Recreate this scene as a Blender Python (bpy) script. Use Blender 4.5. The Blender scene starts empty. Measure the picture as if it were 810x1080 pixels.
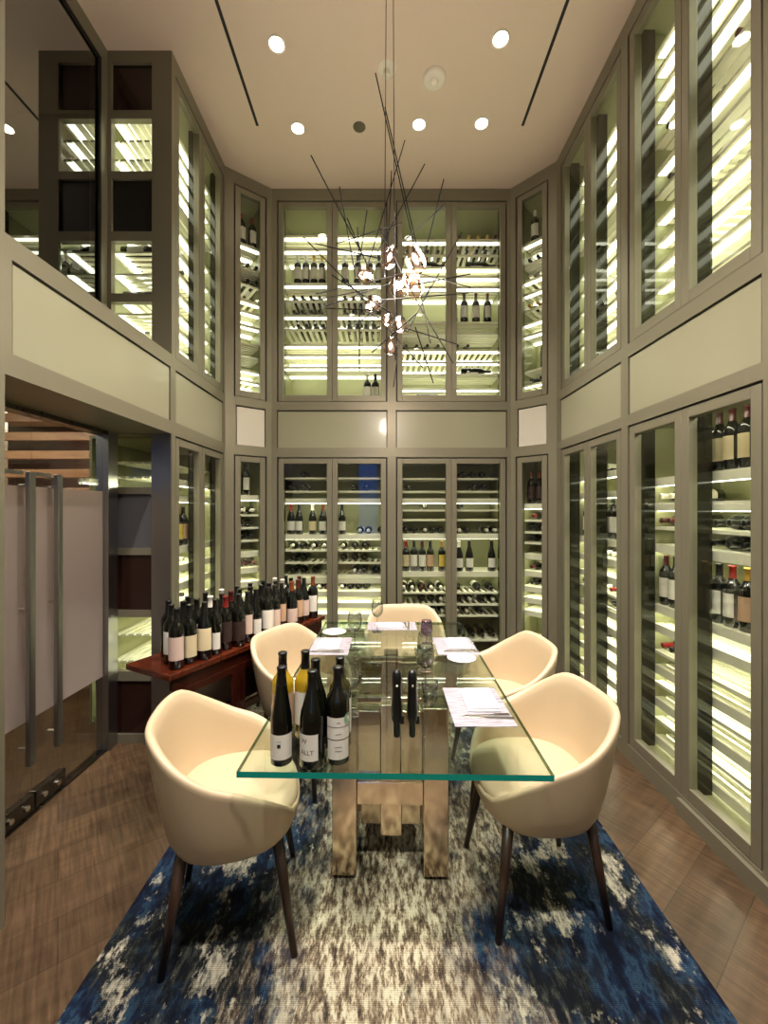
import bpy, math, random
from mathutils import Vector, Matrix, Euler
random.seed(7)
R = math.radians
PI = math.pi
scn = bpy.context.scene
COL = scn.collection

# ------------------------------------------------------------------ materials
def lin(c):
    return tuple(((v/255)/12.92 if v/255 <= .04045 else ((v/255+.055)/1.055)**2.4) for v in c) + (1,)

def mat(name, rgb, rough=.5, metal=0, spec=.5, emit=None, es=0, coat=0, bump=0, bscale=40):
    m = bpy.data.materials.new(name); m.use_nodes = True
    nt = m.node_tree; b = nt.nodes['Principled BSDF']
    b.inputs['Base Color'].default_value = lin(rgb)
    b.inputs['Roughness'].default_value = rough
    b.inputs['Metallic'].default_value = metal
    b.inputs['Specular IOR Level'].default_value = spec
    b.inputs['Coat Weight'].default_value = coat
    if emit:
        b.inputs['Emission Color'].default_value = lin(emit)
        b.inputs['Emission Strength'].default_value = es
    tc = nt.nodes.new('ShaderNodeTexCoord')
    n = nt.nodes.new('ShaderNodeTexNoise'); n.inputs['Scale'].default_value = bscale
    nt.links.new(tc.outputs['Object'], n.inputs['Vector'])
    if bump:
        bp = nt.nodes.new('ShaderNodeBump'); bp.inputs['Strength'].default_value = bump
        bp.inputs['Distance'].default_value = .01
        nt.links.new(n.outputs['Fac'], bp.inputs['Height']); nt.links.new(bp.outputs['Normal'], b.inputs['Normal'])
    else:   # faint roughness variation
        mr = nt.nodes.new('ShaderNodeMapRange')
        mr.inputs['To Min'].default_value = max(0, rough-.02); mr.inputs['To Max'].default_value = rough+.02
        nt.links.new(n.outputs['Fac'], mr.inputs['Value']); nt.links.new(mr.outputs['Result'], b.inputs['Roughness'])
    return m

def glassm(name, tint=(255, 255, 255), refl=1.0, rough=0.0, ior=1.5, edge=None):
    """thin pane: what passes through plus a fresnel reflection"""
    m = bpy.data.materials.new(name); m.use_nodes = True
    nt = m.node_tree; nt.nodes.clear()
    out = nt.nodes.new('ShaderNodeOutputMaterial')
    tr = nt.nodes.new('ShaderNodeBsdfTransparent'); tr.inputs['Color'].default_value = lin(tint)
    gl = nt.nodes.new('ShaderNodeBsdfGlossy'); gl.inputs['Roughness'].default_value = rough
    lf = nt.nodes.new('ShaderNodeLayerWeight'); lf.inputs['Blend'].default_value = .5
    pw = nt.nodes.new('ShaderNodeMath'); pw.operation = 'POWER'; pw.inputs[1].default_value = 5
    fr = nt.nodes.new('ShaderNodeMath'); fr.operation = 'MULTIPLY_ADD'; fr.inputs[1].default_value = .94; fr.inputs[2].default_value = ((ior-1)/(ior+1))**2*1.5
    nt.links.new(lf.outputs['Facing'], pw.inputs[0]); nt.links.new(pw.outputs[0], fr.inputs[0])
    mu = nt.nodes.new('ShaderNodeMath'); mu.operation = 'MULTIPLY'; mu.inputs[1].default_value = refl; mu.use_clamp = True
    mx = nt.nodes.new('ShaderNodeMixShader')
    nt.links.new(fr.outputs[0], mu.inputs[0]); nt.links.new(mu.outputs[0], mx.inputs[0])
    nt.links.new(tr.outputs[0], mx.inputs[1]); nt.links.new(gl.outputs[0], mx.inputs[2])
    if edge:
        lw = nt.nodes.new('ShaderNodeLayerWeight'); lw.inputs['Blend'].default_value = .25
        mc = nt.nodes.new('ShaderNodeMix'); mc.data_type = 'RGBA'
        mc.inputs[6].default_value = lin(tint); mc.inputs[7].default_value = lin(edge)
        nt.links.new(lw.outputs['Facing'], mc.inputs[0]); nt.links.new(mc.outputs[2], tr.inputs['Color'])
    nt.links.new(mx.outputs[0], out.inputs['Surface'])
    return m

def frostm(name, tint, a=.55):
    m = bpy.data.materials.new(name); m.use_nodes = True
    nt = m.node_tree; nt.nodes.clear()
    out = nt.nodes.new('ShaderNodeOutputMaterial')
    rf = nt.nodes.new('ShaderNodeBsdfTranslucent'); rf.inputs['Color'].default_value = lin(tint)
    df = nt.nodes.new('ShaderNodeBsdfDiffuse'); df.inputs['Color'].default_value = lin(tint)
    rr = nt.nodes.new('ShaderNodeBsdfRefraction'); rr.inputs['Roughness'].default_value = .35; rr.inputs['IOR'].default_value = 1.02
    rr.inputs['Color'].default_value = lin(tint)
    m1 = nt.nodes.new('ShaderNodeMixShader'); m1.inputs[0].default_value = .5
    m2 = nt.nodes.new('ShaderNodeMixShader'); m2.inputs[0].default_value = a
    nt.links.new(rf.outputs[0], m1.inputs[1]); nt.links.new(df.outputs[0], m1.inputs[2])
    nt.links.new(m1.outputs[0], m2.inputs[1]); nt.links.new(rr.outputs[0], m2.inputs[2])
    nt.links.new(m2.outputs[0], out.inputs['Surface'])
    return m

def emitm(name, rgb, s):
    m = bpy.data.materials.new(name); m.use_nodes = True
    nt = m.node_tree; nt.nodes.clear()
    out = nt.nodes.new('ShaderNodeOutputMaterial'); e = nt.nodes.new('ShaderNodeEmission')
    e.inputs[0].default_value = lin(rgb); e.inputs[1].default_value = s
    nt.links.new(e.outputs[0], out.inputs['Surface']); return m

def woodm(name, c1, c2, rough, coat=0, scale=(2, 30, 30)):
    m = mat(name, c1, rough, coat=coat); nt = m.node_tree; b = nt.nodes['Principled BSDF']
    tc = nt.nodes.new('ShaderNodeTexCoord'); mp = nt.nodes.new('ShaderNodeMapping'); mp.inputs['Scale'].default_value = scale
    n = nt.nodes.new('ShaderNodeTexNoise'); n.inputs['Scale'].default_value = 1.5; n.inputs['Detail'].default_value = 6
    cr = nt.nodes.new('ShaderNodeValToRGB'); cr.color_ramp.elements[0].color = lin(c1); cr.color_ramp.elements[1].color = lin(c2)
    cr.color_ramp.elements[0].position = .35; cr.color_ramp.elements[1].position = .7
    nt.links.new(tc.outputs['Object'], mp.inputs[0]); nt.links.new(mp.outputs[0], n.inputs['Vector'])
    nt.links.new(n.outputs['Fac'], cr.inputs[0]); nt.links.new(cr.outputs[0], b.inputs['Base Color'])
    return m

FRAME = mat('bronze_grey_metal', (128, 123, 104), .38, .3)
PANEL = mat('olive_lacquer_panel', (148, 146, 122), .3, 0, .5, coat=.15)
PALE = mat('pale_lacquer_panel', (208, 203, 188), .3, 0, .5, coat=.15)
CEIL = mat('plaster_ceiling', (216, 198, 180), .55, bump=.02, bscale=120)
BLACK = mat('black_gap', (10, 10, 9), .6)
JAMB = mat('dark_jamb', (34, 34, 24), .12, .3)
INNER = mat('cabinet_interior', (150, 150, 112), .45)
INNERL = mat('cabinet_interior_pale', (150, 152, 112), .45)
SLAT = mat('white_shelf_slat', (238, 236, 214), .4)
LED = emitm('led_strip', (254, 251, 226), 11)
LEDU = emitm('upper_glow_strip', (254, 251, 226), 3.4)  # broad glow standing in for brightly lit upper slats
PANE = glassm('clear_cabinet_glass', (243, 247, 240))
DARKPANE = glassm('dark_reflective_glass', (150, 135, 125), 5)
DOORGL = glassm('clear_door_glass', (235, 240, 238), 1.0)
STEEL = mat('brushed_steel', (168, 168, 168), .3, 1)
DSTEEL = mat('dark_steel', (96, 92, 86), .28, 1)
CHROME = mat('polished_chrome', (225, 222, 215), .2, 1)
MIRROR = mat('mirror_polished_steel', (214, 194, 172), .14, 1)
LEATHER = mat('cream_leather', (200, 180, 148), .42, bump=.06, bscale=300)
LEG = woodm('dark_walnut', (38, 24, 18), (62, 40, 28), .35, scale=(20, 20, 2))
MAHOG = woodm('red_mahogany', (62, 23, 12), (98, 42, 21), .2, .3, scale=(30, 3, 30))
MAHOGD = woodm('dark_mahogany', (40, 14, 8), (66, 24, 13), .2, .3, scale=(30, 3, 30))
BROWNP = mat('dark_brown_panel', (42, 22, 17), .15)
SLATE = mat('slate_panel', (88, 88, 92), .3)
BOTTLE = mat('dark_bottle_glass', (9, 11, 7), .07, 0, .6)
BOTTLEG = mat('olive_bottle_glass', (46, 44, 16), .07, 0, .6)
GOLDW = mat('golden_wine_glass', (168, 138, 30), .07, 0, .6)
FOIL = {'black': mat('foil_black', (16, 15, 15), .3), 'red': mat('foil_red', (120, 22, 20), .3), 'white': mat('foil_white', (225, 220, 205), .35),
        'burgundy': mat('foil_burgundy', (74, 22, 20), .3), 'gold': mat('foil_gold', (190, 150, 70), .3, .6), 'brown': mat('foil_brown', (118, 58, 30), .3)}
PAPER = {'white': mat('label_white', (226, 222, 210), .6), 'cream': mat('label_cream', (214, 198, 160), .6), 'yellow': mat('label_yellow', (212, 186, 72), .6),
         'tan': mat('label_tan', (196, 160, 128), .6), 'dark': mat('label_dark', (50, 30, 26), .6), 'pink': mat('label_pink', (212, 186, 172), .6)}
INK = mat('label_ink', (30, 28, 30), .6)
INKG = mat('label_grey_ink', (120, 118, 118), .6)
STICKER = mat('green_sticker', (140, 178, 150), .5)
LINEN = mat('white_linen', (214, 209, 212), .8, bump=.15, bscale=400)
PLATE = mat('white_porcelain', (240, 238, 236), .12)
PLASTIC = mat('white_plastic', (232, 226, 212), .4)
RODM = mat('matt_black_rod', (8, 8, 8), .7, spec=.15)
BLACKP = mat('black_satin', (14, 14, 15), .3)
GLASSW = glassm('wine_glass_crystal', (250, 251, 250), 1.3, edge=(158, 163, 156))
GLASSP = glassm('lilac_glass', (228, 216, 236), 1.3, edge=(140, 116, 166))
TABLEGL = glassm('table_glass_face', (240, 248, 243), 1.0)
TEAL = mat('table_glass_lit_edge', (6, 142, 128), .2, 0, .6, emit=(0, 130, 112), es=0.0)  # colour carries the light guided to the near edge of the glass
LAMP = emitm('downlight_lens', (255, 244, 224), 14)
BULBG = glassm('blown_glass', (255, 238, 230), 1.2, edge=(176, 136, 124))
BULBL = emitm('lamp_filament', (255, 226, 204), 4)
WALLP = mat('corridor_plaster', (196, 172, 150), .7)
STAIRW = woodm('stair_oak', (150, 110, 80), (178, 138, 104), .35, scale=(2, 20, 20))
BLUE = emitm('blue_stand_in', (82, 124, 210), 1.5)  # added glow standing in for an unseen source of blue reflections
FROST = frostm('frosted_film', (214, 202, 196), .35)

def placemat_mat():
    m = mat('woven_placemat', (206, 200, 210), .7); nt = m.node_tree; b = nt.nodes['Principled BSDF']
    tc = nt.nodes.new('ShaderNodeTexCoord'); mp = nt.nodes.new('ShaderNodeMapping'); mp.inputs['Scale'].default_value = (14, 260, 1)
    n = nt.nodes.new('ShaderNodeTexNoise'); n.inputs['Scale'].default_value = 1; n.inputs['Detail'].default_value = 3
    cr = nt.nodes.new('ShaderNodeValToRGB'); cr.color_ramp.elements[0].color = lin((112, 106, 118)); cr.color_ramp.elements[1].color = lin((176, 170, 180))
    cr.color_ramp.elements[0].position = .36; cr.color_ramp.elements[1].position = .56
    nt.links.new(tc.outputs['Object'], mp.inputs[0]); nt.links.new(mp.outputs[0], n.inputs['Vector'])
    nt.links.new(n.outputs['Fac'], cr.inputs[0]); nt.links.new(cr.outputs[0], b.inputs['Base Color'])
    return m
PMAT = placemat_mat()

def floor_mat():
    m = mat('plank_floor', (110, 84, 58), .34); nt = m.node_tree; b = nt.nodes['Principled BSDF']
    for l in list(b.inputs['Roughness'].links): nt.links.remove(l)
    b.inputs['Roughness'].default_value = .34
    tc = nt.nodes.new('ShaderNodeTexCoord'); mp = nt.nodes.new('ShaderNodeMapping'); mp.inputs['Rotation'].default_value = (0, 0, R(-38))
    br = nt.nodes.new('ShaderNodeTexBrick'); br.inputs['Scale'].default_value = 1
    br.inputs['Brick Width'].default_value = 1.4; br.inputs['Row Height'].default_value = .2
    br.inputs['Mortar Size'].default_value = .0018; br.inputs['Bias'].default_value = 0
    br.inputs['Color1'].default_value = lin((96, 75, 54)); br.inputs['Color2'].default_value = lin((78, 60, 43)); br.inputs['Mortar'].default_value = lin((60, 46, 34))
    mp2 = nt.nodes.new('ShaderNodeMapping'); mp2.inputs['Scale'].default_value = (70, 5, 1)
    n = nt.nodes.new('ShaderNodeTexNoise'); n.inputs['Scale'].default_value = 1; n.inputs['Detail'].default_value = 3
    mp3 = nt.nodes.new('ShaderNodeMapping'); mp3.inputs['Scale'].default_value = (2.5, 26, 1)
    n3 = nt.nodes.new('ShaderNodeTexNoise'); n3.inputs['Scale'].default_value = 1; n3.inputs['Detail'].default_value = 5
    L = nt.links.new
    L(tc.outputs['Object'], mp.inputs[0]); L(mp.outputs[0], br.inputs['Vector']); L(mp.outputs[0], mp2.inputs[0]); L(mp2.outputs[0], n.inputs['Vector'])
    L(mp.outputs[0], mp3.inputs[0]); L(mp3.outputs[0], n3.inputs['Vector'])
    cr = nt.nodes.new('ShaderNodeValToRGB'); cr.color_ramp.elements[0].position = .35; cr.color_ramp.elements[1].position = .65
    cr.color_ramp.elements[0].color = (.62, .62, .62, 1); cr.color_ramp.elements[1].color = (1.12, 1.12, 1.12, 1)
    L(n.outputs['Fac'], cr.inputs[0])
    cr3 = nt.nodes.new('ShaderNodeValToRGB'); cr3.color_ramp.elements[0].position = .3; cr3.color_ramp.elements[1].position = .7
    cr3.color_ramp.elements[0].color = (.72, .7, .68, 1); cr3.color_ramp.elements[1].color = (1.1, 1.1, 1.1, 1)
    L(n3.outputs['Fac'], cr3.inputs[0])
    mx = nt.nodes.new('ShaderNodeMix'); mx.data_type = 'RGBA'; mx.blend_type = 'MULTIPLY'; mx.inputs[0].default_value = 1
    mx3 = nt.nodes.new('ShaderNodeMix'); mx3.data_type = 'RGBA'; mx3.blend_type = 'MULTIPLY'; mx3.inputs[0].default_value = 1
    L(br.outputs['Color'], mx.inputs[6]); L(cr.outputs[0], mx.inputs[7]); L(mx.outputs[2], mx3.inputs[6]); L(cr3.outputs[0], mx3.inputs[7])
    L(mx3.outputs[2], b.inputs['Base Color'])
    bp = nt.nodes.new('ShaderNodeBump'); bp.inputs['Strength'].default_value = .5; bp.inputs['Distance'].default_value = .004
    L(n.outputs['Fac'], bp.inputs['Height']); L(bp.outputs['Normal'], b.inputs['Normal'])
    return m
FLOORM = floor_mat()

def rug_mat():
    m = mat('abstract_rug', (100, 100, 100), .9, spec=.15); nt = m.node_tree; b = nt.nodes['Principled BSDF']; L = nt.links.new
    tc = nt.nodes.new('ShaderNodeTexCoord')
    def noise(sc, scale, detail, rough=.6, off=(0, 0, 0)):
        mp = nt.nodes.new('ShaderNodeMapping'); mp.inputs['Scale'].default_value = sc; mp.inputs['Location'].default_value = off
        n = nt.nodes.new('ShaderNodeTexNoise'); n.inputs['Scale'].default_value = scale; n.inputs['Detail'].default_value = detail; n.inputs['Roughness'].default_value = rough
        L(tc.outputs['Object'], mp.inputs[0]); L(mp.outputs[0], n.inputs['Vector']); return n.outputs['Fac']
    def ramp(fac, stops, const=False):
        r = nt.nodes.new('ShaderNodeValToRGB'); e = r.color_ramp
        if const: e.interpolation = 'CONSTANT'
        while len(e.elements) < len(stops): e.elements.new(.5)
        for k, (p, c) in enumerate(stops):
            e.elements[k].position = p; e.elements[k].color = lin(c)
        L(fac, r.inputs[0]); return r.outputs[0]
    def mix(f, a, c, mode='MIX'):
        x = nt.nodes.new('ShaderNodeMix'); x.data_type = 'RGBA'; x.blend_type = mode
        if isinstance(f, float): x.inputs[0].default_value = f
        else: L(f, x.inputs[0])
        L(a, x.inputs[6]); L(c, x.inputs[7]); return x.outputs[2]
    def math_(op, a, c=None, clamp=False):
        x = nt.nodes.new('ShaderNodeMath'); x.operation = op; x.use_clamp = clamp
        for k, v in enumerate((a, c)):
            if v is None: continue
            if isinstance(v, (int, float)): x.inputs[k].default_value = v
            else: L(v, x.inputs[k])
        return x.outputs[0]
    sx = nt.nodes.new('ShaderNodeSeparateXYZ'); L(tc.outputs['Object'], sx.inputs[0])
    fine = noise((2.8, .9, 1), 17, 7, .78)
    big = noise((1.3, .8, 1), 2.6, 4, .6, (3, 1, 0))
    mid = noise((2.2, 1, 1), 7, 5, .7, (7, 2, 0))
    blotch = noise((1.1, .8, 1), 3.4, 5, .65, (11, 5, 0))
    streak = noise((3.6, .9, 1), 13, 6, .75, (2, 9, 0))
    navy = ramp(mid, [(.0, (8, 11, 22)), (.42, (13, 19, 36)), (.5, (24, 40, 66)), (.56, (46, 72, 94)), (.60, (30, 44, 68)), (.75, (16, 18, 26))])
    pale = ramp(streak, [(.0, (60, 70, 80)), (.42, (96, 100, 96)), (.5, (176, 172, 154)), (.6, (206, 198, 176)), (1, (70, 80, 92))])
    cream = ramp(fine, [(.0, (22, 20, 26)), (.36, (46, 40, 40)), (.45, (112, 95, 78)), (.5, (166, 148, 124)), (.55, (216, 204, 180)), (.7, (226, 216, 194)), (1, (120, 102, 84))])
    dark = ramp(fine, [(0, (8, 10, 14)), (.5, (20, 24, 30)), (.6, (58, 62, 58)), (1, (140, 136, 118))])
    ax = math_('ABSOLUTE', math_('SUBTRACT', sx.outputs['X'], 0.0))
    f = math_('ADD', math_('MULTIPLY', math_('SUBTRACT', ax, .36), 3.4), math_('MULTIPLY', math_('SUBTRACT', big, .5), 4.0))
    f = math_('ADD', math_('ADD', f, .5), math_('MULTIPLY', math_('SUBTRACT', streak, .5), 2.4), True)
    fd = math_('ADD', math_('MULTIPLY', math_('SUBTRACT', blotch, .47), 10.0), .0, True)
    fp = math_('ADD', math_('MULTIPLY', math_('SUBTRACT', noise((1.4, .8, 1), 5, 6, .75, (5, 3, 0)), .535), 16.0), .0, True)
    blue = mix(fd, navy, dark); blue = mix(fp, blue, pale)
    fc = math_('ADD', math_('MULTIPLY', math_('SUBTRACT', blotch, .58), 12.0), .0, True)
    cream = mix(fc, cream, dark)
    brown = ramp(streak, [(.0, (60, 50, 46)), (.45, (98, 84, 72)), (.6, (142, 124, 106)), (1, (186, 172, 150))])
    fb = math_('ADD', math_('MULTIPLY', math_('SUBTRACT', noise((1.5, .5, 1), 2.4, 5, .65, (21, 7, 0)), .5), 7.0), .3, True)
    cream = mix(math_('MULTIPLY', fb, .5), cream, brown)
    c = mix(f, cream, blue)
    # woven grid lines
    w = nt.nodes.new('ShaderNodeTexWave'); w.bands_direction = 'Y'; w.inputs['Scale'].default_value = 60; w.inputs['Distortion'].default_value = 1.0
    L(tc.outputs['Object'], w.inputs['Vector'])
    wr = ramp(w.outputs['Fac'], [(0, (205, 205, 205)), (1, (255, 255, 255))])
    c = mix(1.0, c, wr, 'MULTIPLY')
    L(c, b.inputs['Base Color'])
    bp = nt.nodes.new('ShaderNodeBump'); bp.inputs['Strength'].default_value = .4; bp.inputs['Distance'].default_value = .004
    L(fine, bp.inputs['Height']); L(bp.outputs['Normal'], b.inputs['Normal'])
    return m
RUGM = rug_mat()

# ------------------------------------------------------------------ mesh helpers
class MB:
    def __init__(s): s.v, s.f, s.m = [], [], []
    def quad(s, pts, mi=0):
        b = len(s.v); s.v += [tuple(p) for p in pts]; s.f.append(tuple(range(b, b+len(pts)))); s.m.append(mi); return s
    def box(s, lo, hi, mi=0, M=None):
        b = len(s.v)
        for z in (lo[2], hi[2]):
            for x, y in ((lo[0], lo[1]), (hi[0], lo[1]), (hi[0], hi[1]), (lo[0], hi[1])):
                p = Vector((x, y, z)); s.v.append(tuple(M @ p if M else p))
        for q in ((0, 3, 2, 1), (4, 5, 6, 7), (0, 1, 5, 4), (1, 2, 6, 5), (2, 3, 7, 6), (3, 0, 4, 7)):
            s.f.append(tuple(b+i for i in q)); s.m.append(mi)
        return s
    def tube(s, p0, p1, r0, r1=None, n=12, mi=0, caps=True):
        r1 = r0 if r1 is None else r1
        p0, p1 = Vector(p0), Vector(p1); d = (p1-p0).normalized()
        a = d.orthogonal().normalized(); c = d.cross(a); b = len(s.v)
        for p, r in ((p0, r0), (p1, r1)):
            for k in range(n):
                t = 2*PI*k/n; s.v.append(tuple(p+a*math.cos(t)*r+c*math.sin(t)*r))
        for k in range(n):
            j = (k+1) % n; s.f.append((b+k, b+j, b+n+j, b+n+k)); s.m.append(mi)
        if caps:
            s.f.append(tuple(b+n-1-k for k in range(n))); s.m.append(mi)
            s.f.append(tuple(b+n+k for k in range(n))); s.m.append(mi)
        return s
    def lathe(s, prof, n=20, mi=0, a0=0, a1=2*PI, M=None, mis=None, wob=None):
        """prof: list of (r, z); closed ends where r == 0"""
        full = abs(a1-a0-2*PI) < 1e-6; cnt = n if full else n+1; b = len(s.v)
        for i, (r, z) in enumerate(prof):
            for k in range(cnt):
                t = a0+(a1-a0)*k/n; rr = r*(wob(t, i) if wob else 1)
                p = Vector((rr*math.cos(t), rr*math.sin(t), z)); s.v.append(tuple(M @ p if M else p))
        for i in range(len(prof)-1):
            for k in range(n):
                j = (k+1) % cnt if full else k+1
                s.f.append((b+i*cnt+k, b+i*cnt+j, b+(i+1)*cnt+j, b+(i+1)*cnt+k)); s.m.append(mis[i] if mis else mi)
        return s
    def rings(s, rings, mi=0, cap0=False, cap1=False):
        b = len(s.v); n = len(rings[0])
        for r in rings: s.v += [tuple(p) for p in r]
        for i in range(len(rings)-1):
            for k in range(n):
                j = (k+1) % n; s.f.append((b+i*n+k, b+i*n+j, b+(i+1)*n+j, b+(i+1)*n+k)); s.m.append(mi)
        if cap0: s.f.append(tuple(b+n-1-k for k in range(n))); s.m.append(mi)
        if cap1: e = b+(len(rings)-1)*n; s.f.append(tuple(e+k for k in range(n))); s.m.append(mi)
        return s
    def mesh(s, name, mats, smooth=False):
        me = bpy.data.meshes.new(name); me.from_pydata(s.v, [], s.f)
        for m in (mats if isinstance(mats, (list, tuple)) else [mats]): me.materials.append(m)
        me.polygons.foreach_set('material_index', s.m)
        if smooth: me.polygons.foreach_set('use_smooth', [True]*len(s.f))
        me.update(); return me
    def build(s, name, mats, parent=None, smooth=False, bevel=0, loc=None, rotz=0, sub=0):
        o = bpy.data.objects.new(name, s.mesh(name, mats, smooth)); COL.objects.link(o)
        if parent: o.parent = parent
        if loc is not None: o.location = loc
        if rotz: o.rotation_euler.z = rotz
        if bevel:
            md = o.modifiers.new('bevel', 'BEVEL'); md.width = bevel; md.segments = 2; md.limit_method = 'ANGLE'; md.angle_limit = R(40)
        if sub:
            md = o.modifiers.new('sub', 'SUBSURF'); md.levels = sub; md.render_levels = sub
        return o
def weld(o, d=1e-5):
    import bmesh
    bm = bmesh.new(); bm.from_mesh(o.data); bmesh.ops.remove_doubles(bm, verts=bm.verts, dist=d)
    bmesh.ops.recalc_face_normals(bm, faces=bm.faces); bm.to_mesh(o.data); bm.free(); return o

def tag(o, label, cat, group=None):
    o['label'] = label; o['category'] = cat
    if group: o['group'] = group
    return o
def thing(name, label, cat, loc=(0, 0, 0), rotz=0, group=None):
    o = bpy.data.objects.new(name, None); COL.objects.link(o); o.location = loc; o.rotation_euler.z = rotz
    o.empty_display_size = .1
    return tag(o, label, cat, group)
def struct(o):
    o['kind'] = 'structure'; return o
ORD = ['first', 'second', 'third', 'fourth', 'fifth', 'sixth', 'seventh', 'eighth', 'ninth', 'tenth', 'eleventh', 'twelfth', 'thirteenth', 'fourteenth',
       'fifteenth', 'sixteenth', 'seventeenth', 'eighteenth', 'nineteenth', 'twentieth']

# ------------------------------------------------------------------ dimensions
WL, WR, ZC = -1.404, 1.505, 4.58
ZL0, ZL1 = .095, 2.04        # lower doors
ZB0, ZB1 = 2.13, 2.485       # band panels
ZU0, ZU1 = 2.565, 4.47       # upper doors
YRET = 2.78                  # return wall beside the entrance
YREAR = -1.7
SEG = {
    'left':  (Vector((WL, YRET)), Vector((WL, 3.685))),
    'cl':    (Vector((WL, 3.685)), Vector((-1.063, 3.946))),
    'back':  (Vector((-1.063, 3.946)), Vector((1.198, 3.946))),
    'cr':    (Vector((1.198, 3.946)), Vector((WR, 3.635))),
    'right': (Vector((WR, 3.635)), Vector((WR, 1.60))),
}
def seg(k):
    a, b = SEG[k]; u = (b-a).normalized(); return a, u, (b-a).length, math.atan2(u.y, u.x)

# ------------------------------------------------------------------ room shell
struct(MB().box((-6, YREAR, -.05), (2.3, 7.5, 0)).build('floor', FLOORM))
struct(MB().box((-1.95, YREAR, ZC), (2.3, 4.8, ZC+.06)).build('ceiling', CEIL))

def wall_from_openings(name, key, openings, th=.05):
    a, u, ln, rz = seg(key)
    ss = sorted({0, ln, *[v for o in openings for v in o[:2]]}); zs = sorted({0, ZC, *[v for o in openings for v in o[2:4]]})
    mb = MB()
    for i in range(len(ss)-1):
        run = None
        for j in range(len(zs)-1):
            cs, cz = (ss[i]+ss[i+1])/2, (zs[j]+zs[j+1])/2
            hole = any(o[0] < cs < o[1] and o[2] < cz < o[3] for o in openings)
            if not hole:
                if run is None: run = zs[j]
                if j == len(zs)-2: mb.box((ss[i], 0, run), (ss[i+1], th, zs[j+1]))
            elif run is not None:
                mb.box((ss[i], 0, run), (ss[i+1], th, zs[j])); run = None
    return struct(mb.build(name, FRAME, loc=(a.x, a.y, 0), rotz=rz))

NTRIM = [0]
def band_panel(key, s0, s1, m=PANEL):
    a, u, ln, rz = seg(key); NTRIM[0] += 1
    r = struct(MB().box((s0, .02, ZB0), (s1, .05, ZB1)).build(f'trim_{NTRIM[0]}', BLACK, loc=(a.x, a.y, 0), rotz=rz))
    MB().box((s0+.009, .006, ZB0-.002), (s1-.009, .03, ZB1-.012)).build('inset_panel', m, r)

# ------------------------------------------------------------------ bottles
BORD = [(0, 0), (.030, 0), (.0375, .005), (.0375, .19), (.034, .208), (.022, .224), (.0155, .24), (.0142, .262), (.0142, .29), (.0155, .291), (.0155, .298), (.013, .30), (0, .30)]
BURG = [(0, 0), (.033, 0), (.0395, .005), (.0395, .15), (.036, .175), (.027, .205), (.019, .232), (.0152, .252), (.0145, .27), (.0145, .29), (.0158, .291), (.0158, .298), (.0135, .30), (0, .30)]
ALSA = [(0, 0), (.031, 0), (.0365, .005), (.0365, .135), (.034, .165), (.027, .205), (.020, .25), (.0158, .285), (.0148, .30), (.0148, .315), (.0155, .316), (.0155, .324), (.013, .326), (0, .326)]
def prof_r(prof, z):
    for (r0, z0), (r1, z1) in zip(prof, prof[1:]):
        if z0 <= z <= z1 and z1 > z0: return r0+(r1-r0)*(z-z0)/(z1-z0)
    return prof[-2][0]
def cut_prof(prof, za, zb, off):
    zs = sorted({za, zb, *[z for r, z in prof if za < z < zb]})
    return [(prof_r(prof, z)+off, z) for z in zs]
_cache = {}
def bottle_mesh(shape, foil, paper, n=14, body=BOTTLE):
    k = (id(shape), foil, paper, n, body.name)
    if k in _cache: return _cache[k]
    mb = MB(); top = shape[-1][1]
    mb.lathe(shape, n, 0)
    cp = cut_prof(shape, top-.062, top, .0006); mb.lathe(cp+[(0, top+.0006)], n, 1)
    lz = {id(BORD): (.05, .165), id(BURG): (.04, .13), id(ALSA): (.03, .115)}[id(shape)]
    mb.lathe(cut_prof(shape, lz[0], lz[1], .0007), 8, 2, R(-90-65), R(-90+65))
    me = mb.mesh('wine_bottle', [body, FOIL[foil], PAPER[paper]], True); _cache[k] = me; return me
def bottle_simple(label, M, shape=BORD, foil='black', paper='white', group='bottles stored in the wine cabinets', body=BOTTLE):
    o = bpy.data.objects.new('wine_bottle', bottle_mesh(shape, foil, paper, body=body)); COL.objects.link(o); o.matrix_world = M
    return tag(o, label, 'bottle', group)
def bend_text(txt, size, rad, z, m, parent, name='lettering', ang0=-90):
    cu = bpy.data.curves.new('lettering', 'FONT'); cu.body = txt; cu.size = size; cu.align_x = 'CENTER'
    t = bpy.data.objects.new('lettering', cu); COL.objects.link(t); bpy.context.view_layer.update()
    me = bpy.data.meshes.new_from_object(t.evaluated_get(bpy.context.evaluated_depsgraph_get()))
    bpy.data.objects.remove(t)
    for v in me.vertices:
        a = R(ang0)+v.co.x/rad; y = v.co.y; v.co = (math.cos(a)*rad, math.sin(a)*rad, z+y)
    me.materials.clear(); me.materials.append(m)
    o = bpy.data.objects.new(name, me); COL.objects.link(o); o.parent = parent; return o
def bottle_full(label, loc, rotz, shape=BORD, foil='black', paper='white', lz=None, body=BOTTLE, group=None, arc=70, ptop=.062, scale=1.0):
    """bottle as a thing: the glass itself with foil capsule and paper label as parts"""
    o = MB().lathe(shape, 24, 0).build('wine_bottle', body, smooth=True, loc=loc, rotz=rotz)
    o.scale = (scale,)*3
    tag(o, label, 'bottle', group); top = shape[-1][1]
    MB().lathe(cut_prof(shape, top-ptop, top, .0006)+[(0, top+.0006)], 24).build('foil_capsule', FOIL[foil], o, True)
    lz = lz or {id(BORD): (.05, .165), id(BURG): (.04, .13), id(ALSA): (.03, .115)}[id(shape)]
    if paper: MB().lathe(cut_prof(shape, lz[0], lz[1], .0007), 12, 0, R(-90-arc), R(-90+arc)).build('paper_label', PAPER[paper], o, True)
    return o

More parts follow.
